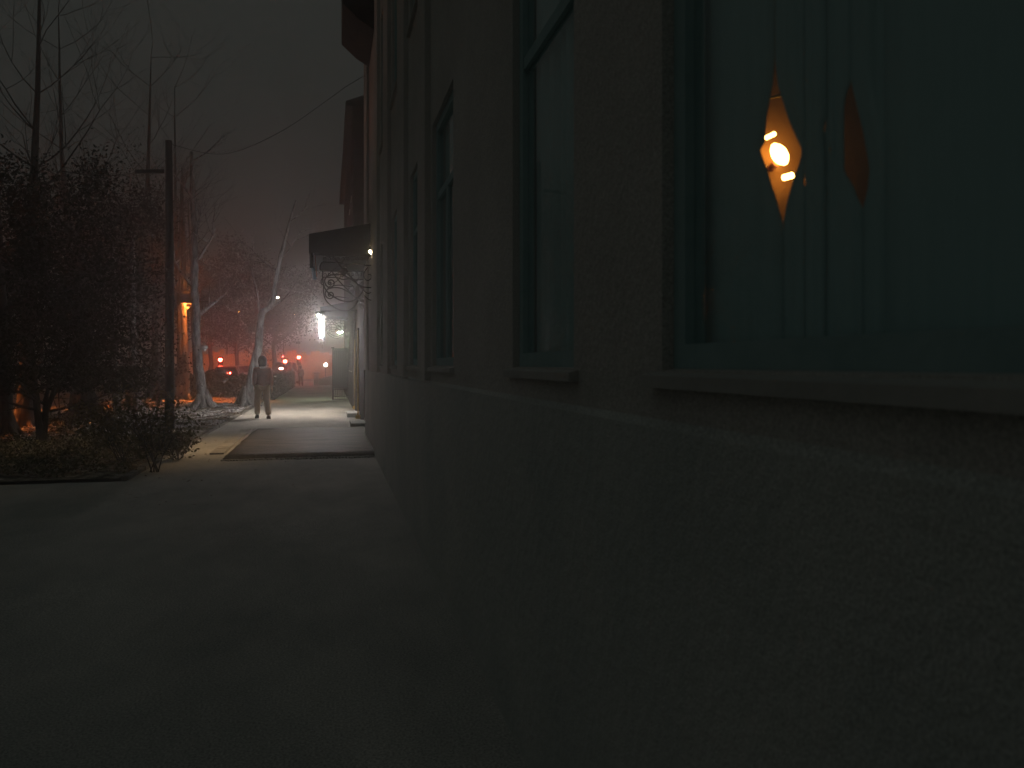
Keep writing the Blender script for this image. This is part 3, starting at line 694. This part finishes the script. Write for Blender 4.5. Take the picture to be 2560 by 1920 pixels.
q = MB(); q.box((-.17, -.12, .395), (-.05, .17, .41)); q.build('added_downlight', M['e_down'], tl)  # glowing panel added under the plate to brighten the path below

# ------------------------------------------------------------ pole
pb = ground(424, 1076); pl_ = empty('utility_pole', (pb.x, pb.y, 0), 'tall dark utility pole with a small crossarm on the lawn', 'pole')
Dp = EYE*F/(1076-HOR); ztop = at(424, 352, Dp).z; zc = at(424, 432, Dp).z
q = MB(); q.tube([(0, 0, -.1), (0, 0, 2), (0.0, 0, 4.5), (-.02, 0, ztop)], [.112, .102, .09, .075], 14); q.build('shaft', M['pole'], pl_)
q = MB(); q.box((-.30, -.13, zc-.04), (.32, -.07, zc+.04), Matrix.Rotation(R(-4), 4, 'Y')@Matrix.Translation((0, 0, 0))); q.build('crossarm', M['pole'], pl_)
for s in (-.25, -.1, .27):
    q = MB(); q.lathe((s+ (-.45), -.10, zc+.06), [(.015, -.02), (.03, 0), (.03, .04), (.015, .07)], 8); o = q.build('insulator', M['metal'], pl_); o.location = (.0, 0, 0)
for o in pl_.children:
    if o.name.startswith('insulator'): o.location.x = .42
def wire(name, label, pts, r):
    q = MB(); q.tube(spline([Vector(p) for p in pts], 8), r, 5); return q.build(name, M['iron'], None, label=label, cat='wire')
w0 = at(424, 360, Dp)
wire('overhead_wire', 'dark overhead wire from the building wall down toward the pole', [hitY(913, 188, 16.5), hitY(860, 220, 18), hitY(830, 242, 19.5), hitY(700, 330, 20.5), hitY(560, 385, 20.6), w0], .006)
q = MB(); q.tube(spline([hitY(698, 721, 52), hitY(735, 728, 50), hitY(772, 733, 48), hitY(815, 728, 46)], 6), .014, 5); q.build('lit_cable', M['metal'], None, label='thin pale cable catching light above the white tube lamp', cat='cable')

# ------------------------------------------------------------ far wall, gate pillar, globe post
gp = at(791, 964, 57); pr = empty('gate_pillar', (gp.x, gp.y, 0), 'squat pillar with a snowy cap where the path narrows', 'pillar')
q = MB(); q.box((-.17, -.17, 0), (.17, .17, .86)); q.build('shaft', M['plinth'], pr)
q = MB(); q.loft([[(-s, -s, z), (s, -s, z), (s, s, z), (-s, s, z)] for s, z in ((.24, .86), (.26, .93), (.16, 1.0))], smooth=False); q.build('cap', M['snow'], pr)
gw = empty('garden_wall', (gp.x+.18, gp.y+.1, 0), 'low garden wall with an arched top between pillar and iron screen', 'wall')
q = MB(); N = 14; rings = []
q1 = []
for k in range(N+1):
    t = k/N; x = t*3.0; z = .42+.38*math.sin(min(1, t*1.6)*math.pi/2)
    rings.append([(x, -.1, 0), (x, .1, 0), (x, .1, z), (x, -.1, z)]); q1.append((x, 0, z+.02))
q.loft(rings, smooth=False); q.build('wall_body', M['plinth'], gw)
q = MB(); q.tube(q1, .07, 6); q.build('coping', M['snow'], gw)
lp = at(814, 912, 66); r0 = empty('globe_post', (lp.x, lp.y, 0), 'small white globe lamp on a thin post beyond the garden wall', 'street lamp')
q = MB(); q.tube([(0, 0, 0), (0, 0, lp.z-.15)], .03, 8); q.build('post', M['iron'], r0)
q = MB(); q.ball((0, 0, lp.z), .13, 12); q.build('globe', M['e_whitelamp'], r0)

# ------------------------------------------------------------ street lamps
def street_lamp(p, label, m, arm=1.3, s=.12, right=1, hood=False):
    r0 = empty('street_lamp', (p.x+arm*-right, p.y, 0), label, 'street lamp', 'street lamps along the road')
    q = MB(); q.tube([(0, 0, 0), (0, 0, p.z-.6), (arm*.15*right, 0, p.z-.1), (arm*.5*right, 0, p.z+.12), (arm*right, 0, p.z+.12)], [.08, .06, .045, .035, .03], 8); q.build('post', M['iron'], r0)
    q = MB(); q.box((arm*right-.28, -.14, p.z+.05), (arm*right+.28, .14, p.z+.14)); q.build('lamp_housing', M['iron'], r0)
    if hood:
        q = MB(); q.loft([[(arm*right+a*w1, b*w2, z) for a, b in ((-1, -1), (1, -1), (1, 1), (-1, 1))] for w1, w2, z in ((.24, .22, p.z-.36), (.24, .22, p.z+.05), (.23, .21, p.z+.05), (.23, .21, p.z-.36))], cap=False, smooth=False); q.build('hood', M['iron'], r0)
        q = MB(); q.box((arm*right-.16, -.12, p.z+.03), (arm*right+.16, .12, p.z+.047)); q.build('lens', m, r0); return
    q = MB(); q.loft([[(arm*right+a*w1, b*w2, z) for a, b in ((-1, -1), (1, -1), (1, 1), (-1, 1))] for w1, w2, z in ((s*1.6, s, p.z+.049), (s*1.2, s*.7, p.z-.03))], smooth=False); q.build('lens', m, r0)
street_lamp(Vector((-8.8, 20.6, 4.0)), 'orange street lamp beyond the left edge, lighting the near lawn', M['e_sodiumstrong'], right=1, hood=True)
street_lamp(at(170, 660, 44), 'orange street lamp glowing through the crown of the densest tree', M['e_sodium'])
street_lamp(Vector((-8.6, 30.0, 4.2)), 'hooded orange street lamp behind the densest tree', M['e_sodiumstrong'], hood=True)
street_lamp(Vector((-5.7, 35.0, 4.4)), 'hooded orange street lamp above the parked car', M['e_sodiumstrong'], hood=True)
street_lamp(at(446, 767, 62), 'orange street lamp just right of the pole, between trunks', M['e_sodium'])
street_lamp(at(600, 780, 84), 'orange street lamp hidden in the trees left of the leaning tree', M['e_sodium'])
street_lamp(at(737, 785, 96), 'small orange street lamp high above the far path', M['e_sodium'], s=.10)
street_lamp(at(693, 744, 60), 'small greenish white street lamp beside the bend of the leaning tree', M['e_head'], s=.08)

# ------------------------------------------------------------ signals
def signal(x, y, D, label, r=.10, m='e_red', extra=()):
    p = at(x, y, D); r0 = empty('traffic_signal', (p.x, p.y, 0), label, 'traffic light', 'red traffic signals')
    q = MB(); q.tube([(0, .06, -.05), (0, .06, max(.4, p.z-.5))], .045, 8); q.build('post', M['iron'], r0)
    q = MB(); q.box((-.16, .0, max(.3, p.z-.62)), (.16, .2, p.z+.2)); q.build('housing', M['iron'], r0)
    q = MB(); q.ball((0, -.03, p.z), r, 12); q.build('red_lens', M[m], r0)
    for k, dz in enumerate((.25, .48)):
        q = MB(); q.ball((0, -.0, p.z-dz), r*.7, 10); q.build('dark_lens', M['carglass'], r0)
    q = MB(); q.tube([(0, -.0, p.z+r+.03), (0, -.16, p.z+r+.02)], [.09, .07], 8); q.build('visor', M['iron'], r0)
signal(551, 899, 52, 'large red signal glowing left of the leaning tree', .11)
signal(713, 903, 58, 'large red signal right of the walking person, the lower of the bright pair', .12)
signal(747, 893, 64, 'red signal above the distant walker, the higher of the bright pair', .12)
signal(841, 903, 72, 'red signal half hidden by the iron screen', .10)
signal(707, 891, 74, 'tiny red signal up left of the bright pair', .05, 'e_redsmall')
signal(573, 933, 46, 'low red lamp in the middle of the left red glow', .075)
signal(681, 930, 60, 'faint red lamp just right of the walker at shoulder height', .05, 'e_redsmall')
p = at(284.5, 894, 40); r0 = empty('pedestrian_signal', (p.x, p.y, 0), 'pedestrian signal with two dim red lenses between the left trees', 'traffic light')
q = MB(); q.tube([(0, .08, 0), (0, .08, p.z-.3)], .04, 8); q.build('post', M['iron'], r0)
q = MB(); q.box((-.14, .0, p.z-.34), (.14, .16, p.z+.34)); q.build('housing', M['iron'], r0)
for dz in (.11, -.12):
    q = MB(); q.ball((0, -.01, p.z+dz), .085, 10); q.build('red_lens', M['e_reddim'], r0)

# ------------------------------------------------------------ cars
def car(loc, rz, label, body, heads=None, tails=None, bar=False, van=False):
    r0 = empty('parked_car', loc, label, 'car', 'cars beyond the lawn'); r0.rotation_euler.z = rz
    # x = length (front +x), y = width
    H = 1.75 if van else 1.45
    st_ = [(-2.15, .35, .80, .74), (-2.1, .30, .93, .82), (-1.4, .26, .98, .86), (0, .24, .97, .87), (1.1, .25, .93, .86), (1.9, .28, .80, .80), (2.15, .34, .62, .70)]
    rings = []
    for (x, zb, zt, hw) in st_:
        if van and x < 0: zt += .08
        rings.append([(x, -hw*.92, zb), (x, -hw, zb+.2), (x, -hw, zt-.14), (x, -hw*.93, zt), (x, hw*.93, zt), (x, hw, zt-.14), (x, hw, zb+.2), (x, hw*.92, zb)])
    q = MB(); q.loft(rings, smooth=True); bd = q.build('body', M[body], r0)
    cs = [(-1.85 if not van else -2.05, .90, .78), (-1.25 if not van else -1.9, H-.03, .58), (-.3, H, .60), (.45, H-.04, .58), (1.15, .92, .76)]
    rings = [[(x, -.80*(w2/.78), .88), (x, -w2, max(.9, z)), (x, w2, max(.9, z)), (x, .80*(w2/.78), .88)] for x, z, w2 in cs]
    q = MB(); q.loft(rings, smooth=False); q.build('roof', M[body], r0)
    q = MB(); q.loft([[(.50, -.53, H-.07), (.50, .53, H-.07), (.515, .53, H-.07), (.515, -.53, H-.07)], [(1.13, -.69, .97), (1.13, .69, .97), (1.15, .69, .97), (1.15, -.69, .97)]], smooth=False); q.build('windscreen', M['carglass'], r0)
    xr = (-1.33, -1.80) if not van else (-1.93, -2.06)
    q = MB(); q.loft([[(xr[0], -.52, H-.10), (xr[0], .52, H-.10), (xr[0]-.015, .52, H-.10), (xr[0]-.015, -.52, H-.10)], [(xr[1], -.68, .98), (xr[1], .68, .98), (xr[1]-.02, .68, .98), (xr[1]-.02, -.68, .98)]], smooth=False); q.build('rear_window', M['carglass'], r0)
    for s in (-1, 1):
        for (xa, xb) in ((-1.25, -.45), (-.35, .55)):
            q = MB(); q.loft([[(xa, s*.81, .96), (xb, s*.81, .96), (xb-.05, s*.605, H-.1), (xa+.05, s*.605, H-.1)], [(xa, s*.825, .96), (xb, s*.825, .96), (xb-.05, s*.62, H-.1), (xa+.05, s*.62, H-.1)]], smooth=False); q.build('side_window', M['carglass'], r0)
        q = MB(); q.box((.75, s*.84-.0, .92), (.95, s*1.0, 1.06)); q.build('mirror', M[body], r0)
        for xw_ in (-1.3, 1.35):
            q = MB(); q.tube([(xw_, s*.62, .31), (xw_, s*.845, .31)], .31, 18); wh = q.build('wheel', M['tyre'], r0)
            q = MB(); q.tube([(xw_, s*.84, .31), (xw_, s*.855, .31)], .19, 12); q.build('rim', M['metal'], wh)
        q = MB(); q.loft([[(x, s*.52+a*w1, .66+b*.07) for a, b in ((-1, -1), (1, -1), (1, 1), (-1, 1))] for x, w1 in ((1.98, .16), (2.13, .13))], smooth=False); q.build('headlight', M[heads or 'metal'], r0)
        q = MB(); q.box((-2.20, s*.66-.10, .68), (-2.12, s*.66+.10, .88)); q.build('tail_light', M[tails or 'redbrown'], r0)
    q = MB(); q.box((2.0, -.78, .36), (2.24, .78, .52)); q.build('bumper', M['trim'], r0)
    q = MB(); q.box((-2.25, -.78, .36), (-2.05, .78, .52)); q.build('bumper', M['trim'], r0)
    q = MB(); q.box((2.0, -.36, .58), (2.165, .36, .70)); q.build('grille', M['trim'], r0)
    q = MB(); q.box((2.241, -.26, .40), (2.255, .26, .50)); q.build('licence_plate', M['metal'], r0)
    if bar:
        q = MB(); q.box((-2.10, -.25, 1.20), (-2.07, .25, 1.29)); q.build('light_bar', M['e_bar'], r0)
    return r0
c = at(412, 990, 37.0); c.z = -.03
car(c, R(-78), 'pale car parked nose-on behind the slim leaning tree and the pole', 'carbody')
c = at(716, 960, 62); c.z = -.03; car(c, R(86), 'dark van with a lit bar across its rear, under the bright signal pair', 'cardark', tails='e_redsmall', bar=True, van=True)
c = at(567, 960, 50); c.z = -.03; car(c, R(95), 'dark car with red tail lights below the left red glow', 'cardark', tails='e_redsmall')
c = at(600, 958, 60); c.z = -.03; car(c, R(-140), 'dark car with pale headlights just left of the leaning tree', 'cardark', heads='e_head')

# far building across the road
fbd = empty('far_building', (0, 0, 0), 'dim long building across the road behind the left trees', 'building')
a = at(300, HOR, 72); b = at(416, HOR, 74)
q = MB(); q.box((a.x-12, a.y, 0), (b.x, a.y+8, 4.6)); q.build('wall', M['stucco'], fbd)
q = MB(); q.box((a.x-12.3, a.y-.3, 4.6), (b.x+.3, a.y+8.3, 4.9)); q.build('roof', M['roof'], fbd)
for k in range(8):
    x = a.x-11+k*((b.x-a.x+11)/8); q = MB(); q.box((x, a.y-.06, 1.1), (x+1.1, a.y-.005, 2.7)); f = q.build('window', M['frame'], fbd)
    q = MB(); q.box((x+.08, a.y-.075, 1.18), (x+.5, a.y-.061, 2.62)); q.box((x+.6, a.y-.075, 1.18), (x+1.02, a.y-.061, 2.62)); q.build('pane', M['carglass'], f)
# added wall under added lamps, standing in for the orange lit haze
gw0 = at(470, HOR, 78); gx1 = at(836, HOR, 76).x
lwb = empty('haze_glow_wall', (0, gw0.y+1, 0), 'added low wall standing in for the orange lit haze behind the signals and the hedge', 'wall')
q = MB(); n_ = 30
for k in range(n_):
    xa = gw0.x+(gx1-gw0.x)*k/n_; xb = gw0.x+(gx1-gw0.x)*(k+1)/n_-.03; q.box((xa, 0, 0), (xb, .25, 2.7+.4*math.sin(k*1.9)*math.sin(k*.7)))
q.box((gw0.x, .02, 0), (gx1, .22, 2.5)); q.build('wall_panels', M['ochre'], lwb)
for k in range(6):
    xa = gw0.x+(gx1-gw0.x)*(k+.5)/6
    wl = empty('wall_lamp', (xa, gw0.y-1.4, 3.75), ('first', 'second', 'third', 'fourth', 'fifth', 'sixth')[k]+' added hooded orange lamp from the left, unseen over the added wall', 'lamp', 'added lamps over the long wall')  # unseen lamps added to wash the wall orange
    q = MB(); q.box((-.2, -.22, .0), (.2, .1, .03)); q.box((-.2, -.24, -.22), (.2, -.22, .03)); q.box((-.215, -.24, -.22), (-.2, .1, .03)); q.box((.2, -.24, -.22), (.215, .1, .03)); q.tube([(0, 0, .03), (0, .6, .25), (0, 2.4, -.6)], .02, 6); q.build('hood', M['iron'], wl)
    q = MB(); q.box((-.13, -.13, -.035), (.13, .03, -.005)); q.build('lens', M['e_wall'], wl)
# bollard box and sign right of the pole
p = at(466, 1000, 34); r0 = empty('utility_box', (p.x, p.y, 0), 'small cabinet glowing orange in lamp light right of the pole', 'cabinet')
q = MB(); q.box((-.13, -.1, .0), (.13, .1, .32)); q.build('cabinet_body', M['kerb'], r0)
q = MB(); q.loft([[(-.15, -.12, .32), (.15, -.12, .32), (.15, .12, .32), (-.15, .12, .32)], [(-.13, -.1, .36), (.13, -.1, .36), (.13, .1, .36), (-.13, .1, .36)]], smooth=False); q.build('lid', M['kerb'], r0)

# ------------------------------------------------------------ people
def skinned(name, verts, edges, radii, m, parent, sub=2, root=0):
    me = bpy.data.meshes.new(name); me.from_pydata([tuple(v) for v in verts], edges, []); me.materials.append(m)
    o = bpy.data.objects.new(name, me); col.objects.link(o); o.parent = parent
    s = o.modifiers.new('skin', 'SKIN'); s.use_smooth_shade = True
    for i, r in enumerate(radii):
        sv = me.skin_vertices[0].data[i]; sv.radius = r if hasattr(r, '__len__') else (r, r); sv.use_root = (i == root)
    u = o.modifiers.new('sub', 'SUBSURF'); u.levels = sub; u.render_levels = sub
    return o
def person(loc, rz, s, label, jm, tm, stride, scarf=True, hood='cap', armout=.12):
    r0 = empty('person', loc, label, 'person'); r0.rotation_euler.z = rz; r0.scale = (s, s, s)
    # faces +Y (away from the camera when rz=0); x = right
    hipL, hipR = Vector((-.10, 0, .90)), Vector((.10, 0, .90))
    kL, kR = Vector((-.115, stride*.45, .49)), Vector((.125, -stride*.10, .48))
    aL, aR = Vector((-.12, stride*.5, .09)), Vector((.14, -stride*.75, .10))
    V = [Vector((0, 0, .94)), Vector((0, 0, 1.15)), Vector((0, .0, 1.36)), Vector((0, .0, 1.48)), Vector((0, .02, 1.56)), Vector((0, .03, 1.67)),
         hipL, kL, aL, aL+Vector((0, .16, -.05)), hipR, kR, aR, aR+Vector((.02, .16, -.05)),
         Vector((-.18, 0, 1.40)), Vector((-.215, -.03, 1.13)), Vector((-.205, .05, .87)), Vector((.18, 0, 1.40)), Vector((.215+armout*.3, -.03, 1.13)), Vector((.22+armout, .02, .87))]
    E = [(0, 1), (1, 2), (2, 3), (3, 4), (4, 5), (0, 6), (6, 7), (7, 8), (8, 9), (0, 10), (10, 11), (11, 12), (12, 13), (2, 14), (14, 15), (15, 16), (2, 17), (17, 18), (18, 19)]
    rr = [(.14, .10), (.13, .09), (.15, .10), .055, .07, .088, .08, .055, .04, .035, .08, .055, .04, .035, .055, .042, .03, .055, .042, .03]
    skinned('body', V, E, rr, M['skin'], r0)
    # face
    q = MB(); q.ball((0, .115, 1.645), .018, 8); q.build('nose', M['skin'], r0)
    for sx_ in (-1, 1):
        q = MB(); q.ball((sx_*.035, .108, 1.67), .012, 8); q.build('eye', M['carglass'], r0)
        q = MB(); q.ball((sx_*.088, .02, 1.65), .026, 8); q.build('ear', M['skin'], r0)
    # jacket: torso and sleeves in one surface
    JV = [Vector((0, 0, .86)), Vector((0, 0, 1.02)), Vector((0, 0, 1.22)), Vector((0, 0, 1.38)), Vector((0, .01, 1.47))] + [V[14], V[15], V[16]+Vector((0, 0, .05)), V[17], V[18], V[19]+Vector((-.01, 0, .05))]
    JE = [(0, 1), (1, 2), (2, 3), (3, 4), (3, 5), (5, 6), (6, 7), (3, 8), (8, 9), (9, 10)]
    skinned('jacket', JV, JE, [(.215, .15), (.22, .155), (.215, .155), (.215, .14), .085, .105, .082, .06, .105, .082, .06], jm, r0)
    # trousers
    TV = [Vector((0, 0, .96)), hipL, kL, aL+Vector((0, 0, .0)), hipR, kR, aR+Vector((0, 0, .0))]
    skinned('trousers', TV, [(0, 1), (1, 2), (2, 3), (0, 4), (4, 5), (5, 6)], [(.16, .12), .125, .10, .085, .125, .10, .09], tm, r0)
    for a in (aL, aR):
        q = MB(); q.loft([[(a.x-w_, a.y+y, 0.0), (a.x+w_, a.y+y, 0.0), (a.x+w_*.8, a.y+y, h), (a.x-w_*.8, a.y+y, h)] for y, w_, h in ((-.09, .04, .09), (-.03, .05, .11), (.06, .05, .09), (.14, .045, .06), (.20, .025, .04))]); q.build('shoe', M['shoe'], r0)
    # hands
    for (wv, el, sx_) in ((V[16], V[15], -1), (V[19], V[18], 1)):
        d = (wv-el).normalized(); side = Vector((sx_*.1, 1, 0)).normalized(); pv = [wv-d*.02, wv+d*.07]; ed = [(0, 1)]; ra = [.028, (.038, .022)]
        for k, L in enumerate((.065, .075, .07, .055)):
            b = wv+d*.075+side*(.026-.017*k); i0 = len(pv); pv += [b, b+d*L*.55+Vector((-sx_*.008, 0, 0)), b+d*L+Vector((-sx_*.025, 0, 0))]; ed += [(1, i0), (i0, i0+1), (i0+1, i0+2)]; ra += [.011, .010, .008]
        i0 = len(pv); pv += [wv+d*.03+side*.04, wv+d*.075+side*.055]; ed += [(0, i0), (i0, i0+1)]; ra += [.013, .010]
        skinned('hand', pv, ed, ra, M['skin'], r0, 1)
    # knitted hat / hood over the head, down to the collar
    q = MB(); rings = []
    for z, rx, ry, cy_ in ((1.50, .10, .10, -.01), (1.56, .105, .11, -.005), (1.63, .122, .135, .0), (1.70, .122, .14, .005), (1.76, .105, .12, .01), (1.80, .07, .085, .012), (1.825, .02, .03, .012)):
        rings.append([(rx*math.cos(a), cy_+ry*math.sin(a)*(.62 if math.sin(a) > .3 and z < 1.72 else 1), z) for a in [k*math.pi/10 for k in range(20)]])
    q.loft(rings); q.build('hood', M[hood], r0)
    if scarf:
        q = MB(); q.tube([(.10*math.cos(a)+.01, .10*math.sin(a), 1.475+.035*math.cos(a)+.015*math.sin(a*2)) for a in [k*.42 for k in range(16)]], [.032]*16, 8); q.build('scarf', M['scarf'], r0)
        q = MB(); q.tube([(.105, -.06, 1.49), (.125, -.04, 1.56), (.122, -.02, 1.63), (.10, -.02, 1.69)], [.012, .014, .012, .008], 6); q.build('hood_lining', M['scarf'], r0)
    return r0
gp_ = ground(656, 1046)
person((gp_.x, gp_.y, 0), R(14), .985, 'person in a dark hooded jacket and tan trousers walking on the lamplit path', M['jacket'], M['trousers'], .30, armout=.05)
g2_ = at(752, 964, 57); person((g2_.x, g2_.y, 0), R(0), .80, 'distant person in dark clothes farther down the hazy path', M['coat2'], M['coat2'], .22, scarf=False, armout=.02)

# ------------------------------------------------------------ haze
hz = MB(); hz.box((-175, -45, -1.3), (125, 285, 14.5))
hm = bpy.data.materials.new('haze'); hm.use_nodes = True; t = hm.node_tree; t.nodes.clear()
pv = t.nodes.new('ShaderNodeVolumePrincipled'); pv.inputs['Color'].default_value = (.93, .93, .93, 1); pv.inputs['Density'].default_value = .0085; pv.inputs['Anisotropy'].default_value = .82
oo = t.nodes.new('ShaderNodeOutputMaterial'); t.links.new(pv.outputs[0], oo.inputs['Volume'])
hz.build('haze', hm, None, kind='stuff', label='thin night mist filling the street', cat='mist')
